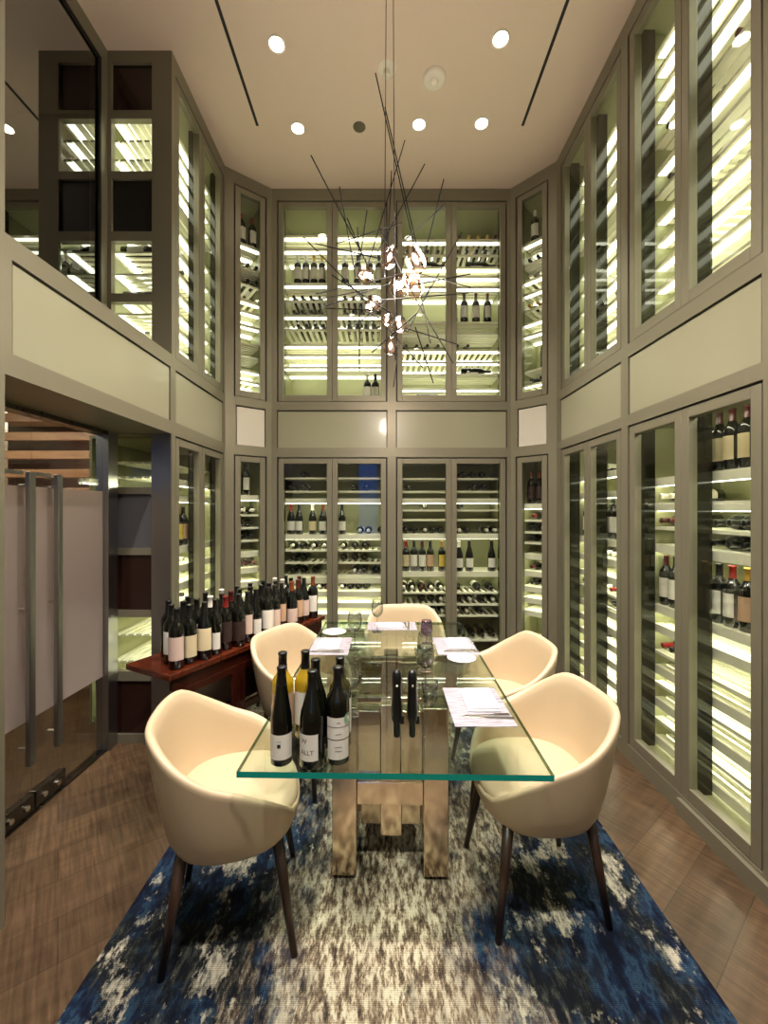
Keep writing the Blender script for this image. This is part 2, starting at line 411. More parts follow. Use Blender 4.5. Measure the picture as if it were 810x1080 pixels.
# ------------------------------------------------------------------ wine cabinets
def cabinet(key, s0, s1, z0, z1, label, where, shelves, doors=2, depth=.58, led=LED, inner=INNER, fd=.15, open_left=False, shade=None, sd=.34):
    a, u, ln, rz = seg(key); p = a+u*s0; W = s1-s0; H = z1-z0
    root = thing('wine_cabinet', label, 'cabinet', (p.x, p.y, z0), rz, 'built in wine cabinets around the room')
    # carcass
    mb = MB(); t = .018
    mb.box((0, depth-t, 0), (W, depth, H)); mb.box((0, .055, -.0), (W, depth-t, t)); mb.box((0, .055, H-t), (W, depth-t, H))
    if not open_left: mb.box((0, .055, t), (t, depth-t, H-t))
    mb.box((W-t, .055, t), (W, depth-t, H-t)); cs_ = mb.build('carcass', inner, root)
    if key == 'right' and inner is INNER: MB().box((.03, .075, H-.034), (W-.03, .089, H-.02)).build('light_strip', led, cs_)
    # black shadow gap behind the door edge
    g = .011; mb = MB()
    mb.box((0, .03, 0), (g+.02, .055, H)); mb.box((W-g-.02, .03, 0), (W, .055, H)); mb.box((g+.02, .03, 0), (W-g-.02, .055, g+.02)); mb.box((g+.02, .03, H-g-.02), (W-g-.02, .055, H))
    mb.build('shadow_gap', BLACK, root)
    # dark jambs between and beside the doors
    dw = (W-2*g)/doors
    for k in range(doors+1):
        x = g+dw*k; lo, hi = (t, .05) if k == 0 else (W-.05, W-t) if k == doors else (x-.03, x+.03)
        if open_left and k == 0: continue
        MB().box((lo, .056, t), (hi, fd-.012, H-t)).build('jamb', JAMB, root)
    st = .05
    for k in range(doors):
        x0, x1 = g+dw*k+.001, g+dw*(k+1)-.001
        d = MB(); zt, zb = H-g, .004
        d.box((x0, .004, zb), (x0+st, .048, zt)); d.box((x1-st, .004, zb), (x1, .048, zt)); d.box((x0+st, .004, zb), (x1-st, .048, zb+st+.01)); d.box((x0+st, .004, zt-st), (x1-st, .048, zt))
        fr = d.build('door', FRAME, root, bevel=.003)
        MB().quad([(x0+st, .024, zb+st), (x1-st, .024, zb+st), (x1-st, .024, zt-st), (x0+st, .024, zt-st)]).build('glass_pane', PANE, fr)
    M0 = Matrix.Translation((p.x, p.y, 0)) @ Matrix.Rotation(rz, 4, 'Z')
    for n_, (z, ty, cont) in enumerate(shelves):
        zr = z-z0; mb = MB(); x0, x1 = t+.002, W-t-.002
        lip = 'L' in ty
        if 'B' in ty:      # crosswise cradle slats
            mb.box((x0, fd, zr-.018), (x1, fd+.022, zr)); mb.box((x0, fd+sd-.02, zr-.018), (x1, fd+sd, zr))
            q = max(3, int((x1-x0)/.058)); st_ = (x1-x0)/q
            for i in range(q): mb.box((x0+st_*i+.008, fd+.022, zr-.012), (x0+st_*i+.036, fd+sd-.02, zr-.001))
        else:              # lengthwise slats
            q = 6; st_ = (sd-.02)/q
            mb.box((x0, fd, zr-(.05 if lip else .018)), (x1, fd+.018, zr))
            for i in range(q): mb.box((x0, fd+.022+st_*i, zr-.014), (x1, fd+.022+st_*i+st_*.66, zr))
        sh = mb.build('shelf', SLAT, root)
        if lip or 'E' in ty:
            zz = zr-(.052 if lip else .02)
            MB().box((x0+.01, fd+.02, zz), (x1-.01, fd+(.066 if inner is INNERL else .036), zz+.012)).build('light_strip', led, sh)  # upper strips widened so their glow paints the bright slat bands
        if 'E' in ty and inner is INNERL:
            MB().box((x0+.01, fd+sd-.075, zr-.027), (x1-.01, fd+sd-.03, zr-.019)).build('light_strip', led, sh)  # rear strip added only to brighten slats and back panel
        # bottles
        allb = sorted([(it[0], it[1], it[2], kind) for kind, items in cont for it in items])
        xs = [min(max(it[0]*W, .062), W-.062) for it in allb]
        if not any(it[3] == 'X' for it in allb):
            for i in range(1, len(xs)): xs[i] = max(xs[i], xs[i-1]+.0805)
            for i in range(len(xs)-1, -1, -1): xs[i] = min(xs[i], (W-.062) if i == len(xs)-1 else xs[i+1]-.0805)
        for i, (s, foil, paper, kind) in enumerate(allb):
            sx = xs[i]; jit = random.uniform(-.004, .004)
            spot = f'{ORD[i]} on {ORD[n_]} shelf of {where}'
            if kind in 'Ss':
                M = M0 @ Matrix.Translation((sx, fd+.05+jit, z+.0005)) @ Matrix.Rotation(random.uniform(-.25, .25), 4, 'Z')
                bottle_simple(f'{foil} capped bottle standing, {spot}', M, BURG if kind == 's' else BORD, foil, paper)
            elif kind in 'Nn':
                M = M0 @ Matrix.Translation((sx, min(fd+.31, depth-.026)+jit, z+.0385)) @ Matrix.Rotation(R(90), 4, 'X') @ Matrix.Rotation(random.uniform(-3, 3), 4, 'Z')
                bottle_simple(f'{foil} capped bottle lying neck-out, {spot}', M, BORD, foil, paper)
            else:      # lying along the shelf
                M = M0 @ Matrix.Translation((sx, fd+.06, z+.0385)) @ Matrix.Rotation(R(90), 4, 'Y') @ Matrix.Rotation(R(90), 4, 'Z')
                bottle_simple(f'{foil} capped bottle lying sideways, {spot}', M, BORD, foil, paper)
    return root

FK = ['black', 'black', 'black', 'burgundy', 'white', 'red', 'black']
PK = ['white', 'cream', 'white', 'tan', 'white']
def row(fr, foils=None, papers=None):
    out = []
    for f in fr: out.append((f, random.choice(foils or FK), random.choice(papers or PK)))
    return out
def sp(a, b, n): return [a+(b-a)*i/max(1, n-1) for i in range(n)]

# --- back wall
b0 = 1.063   # s = X + b0
GL = (-1.013+b0, .032+b0); GR = (.113+b0, 1.164+b0)
wall_from_openings('wall_back', 'back', [(*GL, ZL0, ZL1), (*GR, ZL0, ZL1), (*GL, ZU0, ZU1), (*GR, ZU0, ZU1), (*GL, ZB0, ZB1), (*GR, ZB0, ZB1)])
band_panel('back', *GL); band_panel('back', *GR)
WN = ['white']; BL = ['black']
cabinet('back', *GL, ZL0, ZL1, 'two door lower wine cabinet on the back wall, left of its centre post', 'the lower left back cabinet', [
    (1.86, 'A', [('N', row([.19], BL))]), (1.73, 'A', [('N', row([.08, .2], BL)+row([.68, .8], BL))]),
    (1.655, 'L', []), (1.30, 'L', [('s', [(.085, 'red', 'white'), (.16, 'black', 'white'), (.29, 'white', 'cream'), (.39, 'brown', 'white'), (.57, 'black', 'white')]), ('N', row([.74, .82, .94], ['white', 'black']))]),
    (1.15, 'B', [('N', row([.1, .19, .3, .4], ['white', 'black'])+row([.58, .69, .79], ['black', 'white']))]),
    (1.03, 'B', [('N', row([.1, .2], BL)+row([.58, .69, .78], BL))]), (.905, 'B', [('N', row([.1, .2, .31], BL)+row([.69, .78, .89], ['white', 'black']))]),
    (.87, 'L', []), (.74, 'L', [('N', row([.27, .35, .42], ['red', 'white'])+row([.57, .63, .7, .76], ['white', 'black']))]), (.63, 'L', []), (.52, 'L', []), (.38, 'A', []), (.25, 'A', [])])
cabinet('back', *GR, ZL0, ZL1, 'two door lower wine cabinet on the back wall, right of its centre post', 'the lower right back cabinet', [
    (1.855, 'A', [('N', row([.65, .74, .83], BL))]), (1.73, 'A', [('N', row([.12, .56, .75, .84], BL))]), (1.655, 'L', [('N', [])]),
    (1.545, 'A', [('N', row([.28, .53, .62], ['white', 'black']))]), (1.45, 'A', []),
    (1.305, 'L', [('N', row([.1, .18, .28, .34, .41], ['white', 'black'])+row([.6, .68, .86, .93], ['black', 'white']))]),
    (.935, 'L', [('S', [(.1, 'red', 'cream'), (.17, 'black', 'white'), (.25, 'burgundy', 'white'), (.33, 'black', 'tan'), (.44, 'gold', 'yellow')]), ('s', [(.6, 'white', 'white'), (.7, 'black', 'white'), (.91, 'black', 'white')])]),
    (.735, 'B', [('N', row([.08, .16, .25, .34, .43], ['white', 'burgundy', 'white'])+row([.59, .78, .9], ['white', 'black']))]),
    (.62, 'B', [('N', row([.25, .34, .43, .6, .7, .82, .92], ['white', 'black']))]), (.51, 'B', [('N', row([.36, .44, .58, .67, .8], ['black', 'white']))]), (.27, 'A', [('N', row([.64, .73, .82, .92], BL))])])
cabinet('back', *GL, ZU0, ZU1, 'two door upper wine cabinet on the back wall, left of its centre post', 'the upper left back cabinet', [
    (4.24, 'AE', []), (4.11, 'AE', []), (3.77, 'AE', [('S', row([.15, .22, .29, .36, .43], ['white', 'gold'], WN)+row([.6, .72, .83, .92], ['white', 'black'], WN))]),
    (3.60, 'B', [('N', row([.12, .2, .28, .36, .44, .6, .68, .76, .84, .92], BL))]), (3.46, 'BE', [('N', row([.12, .2, .28, .36, .44, .6, .68, .76, .84, .92], BL))]),
    (3.32, 'B', [('N', row([.16, .24, .32, .4, .64, .72, .8, .88], BL))]), (3.17, 'AE', []), (3.07, 'AE', []), (2.95, 'AE', []),
    (2.592, 'A', [('S', [(.81, 'white', 'white'), (.88, 'black', 'white')])])], led=LEDU, inner=INNERL)
cabinet('back', *GR, ZU0, ZU1, 'two door upper wine cabinet on the back wall, right of its centre post', 'the upper right back cabinet', [
    (4.20, 'BE', [('N', row([.6, .69, .78, .87, .95], ['burgundy', 'gold']))]), (4.05, 'B', [('N', row([.1, .2, .3, .4, .58, .67, .76, .85, .93], BL))]), (3.93, 'AE', [('X', [(.18, 'black', 'white'), (.66, 'black', 'white')])]),
    (3.84, 'AE', []), (3.74, 'AE', []), (3.39, 'A', [('S', [(.55, 'burgundy', 'white'), (.65, 'burgundy', 'white'), (.76, 'burgundy', 'white'), (.87, 'burgundy', 'white')])]), (3.28, 'A', []),
    (3.12, 'BE', [('N', row([.1, .2, .3, .4, .58, .68], BL))]), (3.0, 'BE', []), (2.88, 'A', [('X', [(.62, 'black', 'white')])]), (2.74, 'AE', []), (2.62, 'A', [('X', [(.2, 'black', 'white')])])], led=LEDU, inner=INNERL)

# --- corner walls
lncl = seg('cl')[2]; lncr = seg('cr')[2]
cl = (.078, lncl-.048); cr = (.05, lncr-.075)
for key, nm, op, side in (('cl', 'wall_corner_left', cl, 'left'), ('cr', 'wall_corner_right', cr, 'right')):
    wall_from_openings(nm, key, [(*op, ZL0, ZL1), (*op, ZU0, ZU1), (op[0]+.02, op[1]-.01, ZB0, ZB1)])
    band_panel(key, op[0]+.02, op[1]-.01, PALE)
    if side == 'left':
        low = [(1.68, 'L', [('S', [(.5, 'black', 'white')])]), (1.5, 'B', [('N', row([.4, .7], ['white']))]), (1.38, 'A', [('N', row([.35, .65], BL))]), (1.26, 'A', [('N', row([.35, .65], BL))]), (1.15, 'L', []), (1.0, 'L', [('N', row([.45, .75], ['burgundy']))]), (.87, 'L', []), (.74, 'L', []), (.6, 'L', []), (.45, 'L', [])]
        up = [(4.02, 'AE', [('S', [(.38, 'red', 'white'), (.72, 'red', 'white')])]), (3.8, 'A', [('N', row([.3, .55, .8], BL))]), (3.65, 'B', [('N', row([.3, .55, .8], ['white', 'black']))]), (3.5, 'BE', []), (3.4, 'AE', []), (3.27, 'AE', []), (3.1, 'A', []), (2.98, 'A', []), (2.85, 'AE', []), (2.75, 'BE', []), (2.65, 'BE', [])]
    else:
        low = [(1.6, 'L', [('S', [(.3, 'brown', 'dark'), (.55, 'brown', 'dark'), (.8, 'brown', 'dark')])]), (1.45, 'A', [('N', row([.4, .75], ['white', 'red']))]), (1.34, 'A', [('N', row([.35, .7], ['white', 'black']))]), (1.24, 'A', [('N', row([.35, .7], BL))]), (1.13, 'L', []), (.97, 'L', [('N', row([.35, .7], ['burgundy']))]), (.825, 'L', [('N', row([.35, .7], BL))]), (.72, 'L', []), (.6, 'L', []), (.32, 'L', [])]
        up = [(4.05, 'AE', [('S', [(.4, 'white', 'white'), (.75, 'white', 'white')])]), (3.85, 'A', [('N', row([.3, .55, .8], BL))]), (3.7, 'BE', [('N', row([.3, .6], ['white']))]), (3.58, 'BE', []), (3.42, 'B', [('N', row([.3, .55, .8], ['gold']))]), (3.3, 'AE', []), (3.19, 'AE', []), (2.85, 'A', [('S', [(.7, 'red', 'dark')])]), (2.72, 'BE', [('N', row([.35, .65], BL))]), (2.64, 'BE', [])]
    cabinet(key, *op, ZL0, ZL1, f'narrow one door lower wine cabinet on the angled {side} corner', f'the lower {side} corner cabinet', low, 1, depth=.42, fd=.09, sd=.29)
    cabinet(key, *op, ZU0, ZU1, f'narrow one door upper wine cabinet on the angled {side} corner', f'the upper {side} corner cabinet', up, 1, depth=.42, fd=.09, sd=.29, led=LEDU, inner=INNERL)

# --- left far wall
LO = (.03, .875)
wall_from_openings('wall_left', 'left', [(*LO, ZL0, ZL1), (*LO, ZU0, ZU1), (LO[0]+.005, LO[1]-.01, ZB0, ZB1)])
band_panel('left', LO[0]+.005, LO[1]-.01)
cabinet('left', *LO, ZL0, ZL1, 'two door lower wine cabinet beside the entrance, behind the sideboard', 'the lower left wall cabinet', [
    (1.87, 'A', []), (1.77, 'L', []), (1.65, 'L', []), (1.27, 'L', [('S', [(.32, 'red', 'yellow'), (.42, 'red', 'yellow'), (.5, 'black', 'tan')])]), (1.13, 'L', [('N', row([.33, .43], ['white']))]),
    (1.0, 'L', []), (.86, 'L', [('N', row([.33, .43], BL))]), (.7, 'L', []), (.52, 'L', []), (.35, 'L', []), (.2, 'L', [])], open_left=True, fd=.11)
cabinet('left', *LO, ZU0, ZU1, 'two door upper wine cabinet beside the big dark window, above the sideboard', 'the upper left wall cabinet', [
    (4.3, 'AE', []), (4.18, 'AE', []), (4.05, 'AE', []), (3.92, 'AE', []), (3.8, 'A', []), (3.62, 'AE', [('N', row([.12, .22, .32], BL))]), (3.45, 'AE', []), (3.3, 'BE', [('N', row([.12, .22, .32, .42], BL))]), (3.15, 'BE', []), (3.0, 'AE', [('N', row([.15, .25], BL))]),
    (2.88, 'BE', []), (2.75, 'AE', []), (2.64, 'AE', [])], open_left=True, fd=.11, led=LEDU, inner=INNERL)

# --- right wall : far pair and near pair
RF = (3.635-3.55, 3.635-2.648); RN = (3.635-2.578, 3.635-1.657)
wall_from_openings('wall_right', 'right', [(*RF, ZL0, ZL1+.02), (*RN, ZL0, ZL1+.02), (*RF, ZU0, ZU1), (*RN, ZU0, ZU1), (RF[0]-.02, RF[1]-.005, ZB0, ZB1), (RN[0]+.005, RN[1]-.005, ZB0, ZB1)])
band_panel('right', RF[0]-.02, RF[1]-.005); band_panel('right', RN[0]+.005, RN[1]-.005)
cabinet('right', *RF, ZL0, ZL1+.02, 'two door lower wine cabinet on the right wall, farther of two', 'the lower far right cabinet', [
    (1.83, 'L', [('N', row([.3, .4, .5], ['white']))]), (1.68, 'L', []), (1.325, 'L', [('S', [(.05, 'white', 'white'), (.28, 'burgundy', 'dark'), (.38, 'burgundy', 'white'), (.5, 'black', 'white'), (.6, 'burgundy', 'white')])]),
    (1.18, 'L', [('N', row([.3, .42, .54], ['white']))]), (1.05, 'L', []), (.92, 'A', [('N', row([.05, .3, .42, .54], ['red', 'white', 'burgundy']))]), (.8, 'L', [('N', row([.4], ['white']))]), (.68, 'L', []), (.56, 'L', [('N', row([.32, .45], ['white', 'black']))]), (.44, 'L', []), (.3, 'L', []), (.17, 'L', [])])
cabinet('right', *RN, ZL0, ZL1+.02, 'two door lower wine cabinet on the right wall, nearer of two', 'the lower near right cabinet', [
    (1.735, 'L', [('S', [(.50, 'burgundy', 'cream'), (.585, 'burgundy', 'cream'), (.67, 'burgundy', 'cream'), (.755, 'burgundy', 'cream')])]), (1.585, 'L', [('N', row([.06, .15], ['white']))]), (1.44, 'A', [('N', row([.06, .15, .52, .61, .70], ['burgundy', 'black']))]),
    (1.335, 'L', [('N', row([.5, .6, .7], BL))]), (.97, 'L', [('S', [(.06, 'burgundy', 'white'), (.14, 'black', 'white'), (.5, 'black', 'white'), (.585, 'red', 'white'), (.67, 'gold', 'tan'), (.755, 'black', 'white')])]),
    (.85, 'L', []), (.69, 'A', [('N', row([.08, .17], ['red', 'black']))]), (.6, 'L', []), (.5, 'A', []), (.4, 'L', []), (.28, 'A', []), (.17, 'L', [])])
cabinet('right', *RF, ZU0, ZU1, 'two door upper wine cabinet on the right wall, farther of two', 'the upper far right cabinet', [
    (4.3, 'AE', []), (4.15, 'AE', []), (4.0, 'A', []), (3.84, 'AE', [('N', row([.65, .78], BL))]), (3.7, 'A', []), (3.5, 'AE', []), (3.36, 'BE', []), (3.2, 'AE', []), (3.06, 'BE', [('N', row([.62, .74, .86], BL))]), (2.92, 'AE', []), (2.78, 'AE', []), (2.66, 'AE', [('N', row([.7, .82], ['red', 'black']))])], led=LEDU, inner=INNERL)
cabinet('right', *RN, ZU0, ZU1, 'two door upper wine cabinet on the right wall, nearer of two', 'the upper near right cabinet', [
    (4.32, 'AE', []), (4.2, 'AE', []), (4.06, 'AE', []), (3.92, 'AE', []), (3.76, 'A', [('N', row([.14, .24, .34, .66, .76, .88], ['burgundy', 'black']))]), (3.6, 'AE', []), (3.45, 'A', [('N', row([.16, .26, .36], BL))]), (3.3, 'BE', []), (3.16, 'AE', []), (3.02, 'BE', []), (2.88, 'AE', []), (2.76, 'AE', []), (2.65, 'AE', [])], led=LEDU, inner=INNERL)
# plinth blocks
struct(MB().box((WR-.02, 1.6, 0), (WR+.0, 2.12, .08)).build('baseboard_right', FRAME))
# walls towards and behind the viewer
struct(MB().box((WR, YREAR, 0), (WR+.08, 1.60, ZC)).build('wall_right_near', FRAME))
struct(MB().box((-1.86, YREAR, 0), (WL, 1.545, ZC)).build('wall_left_near', FRAME))
wf = MB()
wx0, wx1, wz0, wz1 = -.62, -.12, .9, 2.7
wf.box((-1.9, YREAR-.08, 0), (wx0, YREAR, ZC)); wf.box((wx1, YREAR-.08, 0), (1.6, YREAR, ZC)); wf.box((wx0, YREAR-.08, 0), (wx1, YREAR, wz0)); wf.box((wx0, YREAR-.08, wz1), (wx1, YREAR, ZC))
struct(wf.build('wall_front', PANEL))
w1 = struct(MB().box((wx0, YREAR-.06, wz0), (wx0+.03, YREAR-.02, wz1)).box((wx1-.03, YREAR-.06, wz0), (wx1, YREAR-.02, wz1)).box((wx0, YREAR-.06, wz0), (wx1, YREAR-.02, wz0+.03)).box((wx0, YREAR-.06, wz1-.03), (wx1, YREAR-.02, wz1)).build('stand_in_window_1', FRAME))  # unseen blue window added to give the cabinet glass its blue reflection
MB().quad([(wx0, YREAR-.05, wz0), (wx1, YREAR-.05, wz0), (wx1, YREAR-.05, wz1), (wx0, YREAR-.05, wz1)]).build('blue_glow_pane', BLUE, w1)

# ------------------------------------------------------------------ entrance on the left
XD = -1.80
# beam with the long olive panel
struct(MB().box((-1.86, 1.545, 2.045), (WL-.0, 1.575, 2.57)).box((-1.86, 1.575, 2.045), (WL, YRET-.0205, ZB0)).box((-1.86, 1.575, ZB1), (WL, YRET-.0205, 2.57)).box((-1.86, 2.745, ZB0), (WL, YRET-.0205, ZB1)).build('wall_left_beam', FRAME))
NTRIM[0] += 1
r = struct(MB().box((WL-.06, 1.575, ZB0), (WL-.02, 2.745, ZB1)).build(f'trim_{NTRIM[0]}', BLACK))
MB().box((WL-.03, 1.584, ZB0-.001), (WL-.006, 2.736, ZB1-.012)).build('inset_panel', PANEL, r)
# return wall facing the viewer: frame with inset panels, lower and upper
def retwall():
    zs_low = [(773, 717), (707, 650), (643, 585), (578, 521), (514, 459)]
    zs_up = [(366, 320), (311, 256), (246, 191), (183, 128), (119, 69)]
    f = lambda y: 1.54+(538-y)*YRET/440
    cells = [(f(a), f(b)) for a, b in zs_low]+[(f(a), f(b)) for a, b in zs_up]
    x0, x1 = -1.805, -1.536
    mb = MB(); mb.box((-1.88, YRET-.02, 0), (x0, YRET+.02, ZC)); mb.box((x1, YRET-.02, 0), (WL, YRET-.0005, ZC))
    z = 0
    for a, b in cells: mb.box((x0, YRET-.02, z), (x1, YRET+.02, a)); z = b
    mb.box((x0, YRET-.02, z), (x1, YRET+.02, ZC)); w = struct(mb.build('wall_return', FRAME))
    kinds = ['brown', 'glass', 'brown', 'slate', 'glass', 'glass', 'glass', 'black', 'glass', 'brown']
    for (a, b), k in zip(cells, kinds):
        m = {'brown': BROWNP, 'slate': SLATE, 'black': BLACKP, 'glass': PANE}[k]
        if k == 'glass': MB().quad([(x0, YRET, a), (x1, YRET, a), (x1, YRET, b), (x0, YRET, b)]).build('glass_pane', m, w)
        else: MB().box((x0, YRET, a), (x1, YRET+.012, b)).build('inset_panel', m, w)
    # steel cladding on the lower pilaster
    MB().box((x1, YRET-.026, 0), (WL-.004, YRET-.02, 2.044)).build('steel_cladding', STEEL, w)
retwall()
# big dark window above the entrance
wn = struct(MB().box((-1.90, 2.70, 2.57), (-1.83, YRET-.02, ZC)).box((-1.90, 1.545, 4.47), (-1.83, 2.70, ZC)).box((-1.90, 1.545, 2.57), (-1.83, 2.70, 2.60)).build('window_2', FRAME))
MB().box((-1.835, 2.685, 2.6), (-1.828, 2.70, 4.47)).box((-1.835, 1.545, 4.455), (-1.828, 2.70, 4.47)).build('gasket', BLACK, wn)
MB().quad([(-1.845, 1.545, 2.6), (-1.845, 2.69, 2.6), (-1.845, 2.69, 4.46), (-1.845, 1.545, 4.46)]).build('dark_pane', DARKPANE, wn)
struct(MB().box((-3.6, -.5, 2.6), (-3.5, 3.2, ZC)).box((-3.6, 3.2, 2.6), (-2.0, 3.3, ZC)).box((-3.6, -.6, 2.6), (-1.86, -.5, ZC)).box((-3.6, -.6, ZC), (-1.86, 3.3, ZC+.05)).box((-3.6, -.6, 2.5), (-1.9, 3.3, 2.58)).build('wall_gallery', mat('gallery_wall', (40, 34, 26), .7)))
# glass entrance doors
def door(n, y0, y1, hy, hinge):
    d = struct(bpy.data.objects.new(f'door_{n}', None)); COL.objects.link(d); d.location = (XD, y0, 0)
    w = y1-y0
    MB().box((-.006, 0, .012), (.006, w, 2.04)).build('glass_leaf', DOORGL, d)
    MB().box((.0065, .0, .48), (.0075, w, 1.66)).build('frosted_film', FROST, d)
    h = hy-y0
    for sx in (.055,):
        hd = MB().box((sx-.012, h-.018, .28), (sx+.012, h+.018, 1.73)).build('pull_handle', STEEL, d, bevel=.003)
        MB().box((.008, 0, 1.715), (.02, h, 1.735)).build('cross_bar', STEEL, d)
        for z in (.36, 1.05, 1.66): MB().tube((0, h, z), (sx, h, z), .009, n=10).build('standoff', CHROME, hd)
    pr = MB().box((-.02, .0 if hinge else w-.2, .012), (.02, w if False else (.2 if hinge else w), .10)).build('patch_rail', DSTEEL, d, bevel=.003)
    for yy in ((.05, .14) if hinge else (w-.14, w-.05)): MB().tube((.02, yy, .055), (.03, yy, .055), .014, n=14).build('bolt', CHROME, pr)
    return d
door(1, 1.56, 2.125, 2.06, False)
door(2, 2.135, 2.66, 2.235, True)
struct(MB().box((XD-.04, 2.665, 0), (XD+.04, YRET-.022, 2.045)).build('trim_jamb', STEEL))
struct(MB().box((XD-.04, 1.545, 2.02), (XD+.04, 2.665, 2.045)).build('trim_header', DSTEEL))
struct(MB().box((XD-.03, 1.545, 0), (XD+.03, 2.665, .010)).build('trim_threshold', DSTEEL))
# corridor beyond with a slatted timber screen
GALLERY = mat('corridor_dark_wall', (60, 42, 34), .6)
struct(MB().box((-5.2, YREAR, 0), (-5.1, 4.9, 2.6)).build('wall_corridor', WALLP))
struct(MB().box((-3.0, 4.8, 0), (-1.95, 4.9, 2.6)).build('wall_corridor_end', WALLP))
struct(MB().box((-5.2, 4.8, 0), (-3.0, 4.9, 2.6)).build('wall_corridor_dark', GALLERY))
struct(MB().box((-2.14, 3.5, 0), (-2.06, 4.8, 2.6)).build('wall_corridor_side', WALLP))
struct(MB().box((-5.2, YREAR, 2.5), (-1.90, 4.9, 2.56)).build('ceiling_corridor', WALLP))
cw = (-4.5, -3.3, 1.4, 2.35)
struct(MB().box((-5.2, YREAR-.08, 0), (cw[0], YREAR, 2.6)).box((cw[1], YREAR-.08, 0), (-1.86, YREAR, 2.6)).box((cw[0], YREAR-.08, 0), (cw[1], YREAR, cw[2])).box((cw[0], YREAR-.08, cw[3]), (cw[1], YREAR, 2.6)).build('wall_corridor_front', WALLP))
w3 = struct(MB().box((cw[0], YREAR-.06, cw[2]), (cw[1], YREAR-.02, cw[2]+.03)).box((cw[0], YREAR-.06, cw[3]-.03), (cw[1], YREAR-.02, cw[3])).box((cw[0], YREAR-.06, cw[2]), (cw[0]+.03, YREAR-.02, cw[3])).box((cw[1]-.03, YREAR-.06, cw[2]), (cw[1], YREAR-.02, cw[3])).build('stand_in_window_3', FRAME))  # unseen corridor window added to put blue reflections on the steel
MB().quad([(cw[0], YREAR-.05, cw[2]), (cw[1], YREAR-.05, cw[2]), (cw[1], YREAR-.05, cw[3]), (cw[0], YREAR-.05, cw[3])]).build('blue_glow_pane', emitm('blue_stand_in_dim', (92, 124, 190), .7), w3)
scr = thing('slatted_screen', 'slatted timber screen of horizontal boards seen through the glass entrance doors', 'screen', (-3.0, 3.6, 0))
for k in range(15):
    MB().box((-.9, -.02, .06+k*.16), (.82, .02, .06+k*.16+.07)).build('board', STAIRW, scr, bevel=.003)
for x in (-.9, -.35, .76): MB().box((x, .021, 0), (x+.05, .06, 2.45)).build('post', DSTEEL, scr)
cl_ = thing('linear_ceiling_light', 'slim linear corridor light glowing beyond the glass entrance doors', 'light', (-2.6, 2.9, 2.43))
MB().box((-.4, -.05, -.02), (.4, .05, .01)).build('housing', DSTEEL, cl_); MB().box((-.38, -.04, -.026), (.38, .04, -.02)).build('diffuser', emitm('corridor_lamp', (255, 226, 190), 30), cl_)
def area(name, loc, rot, sx, sy, e, col=(1, .86, .7)):
    l = bpy.data.lights.new(name, 'AREA'); l.shape = 'RECTANGLE'; l.size = sx; l.size_y = sy; l.energy = e; l.color = col
    o = bpy.data.objects.new(name, l); COL.objects.link(o); o.location = loc; o.rotation_euler = rot; return o
area('screen_lamp', (-2.6, 4.3, 2.48), (0, 0, 0), .9, .4, 38)
area('corridor_lamp', (-3.2, 2.2, 2.48), (0, 0, 0), 1.2, 1.6, 30)

# ------------------------------------------------------------------ rug
rug = MB().box((-1.02, -1.35, 0), (1.02, 1.35, .009)).build('area_rug', RUGM, loc=(.04, 2.0, .001), bevel=.004)
tag(rug, 'abstract navy blue, black and cream rug under the glass dining table', 'rug')

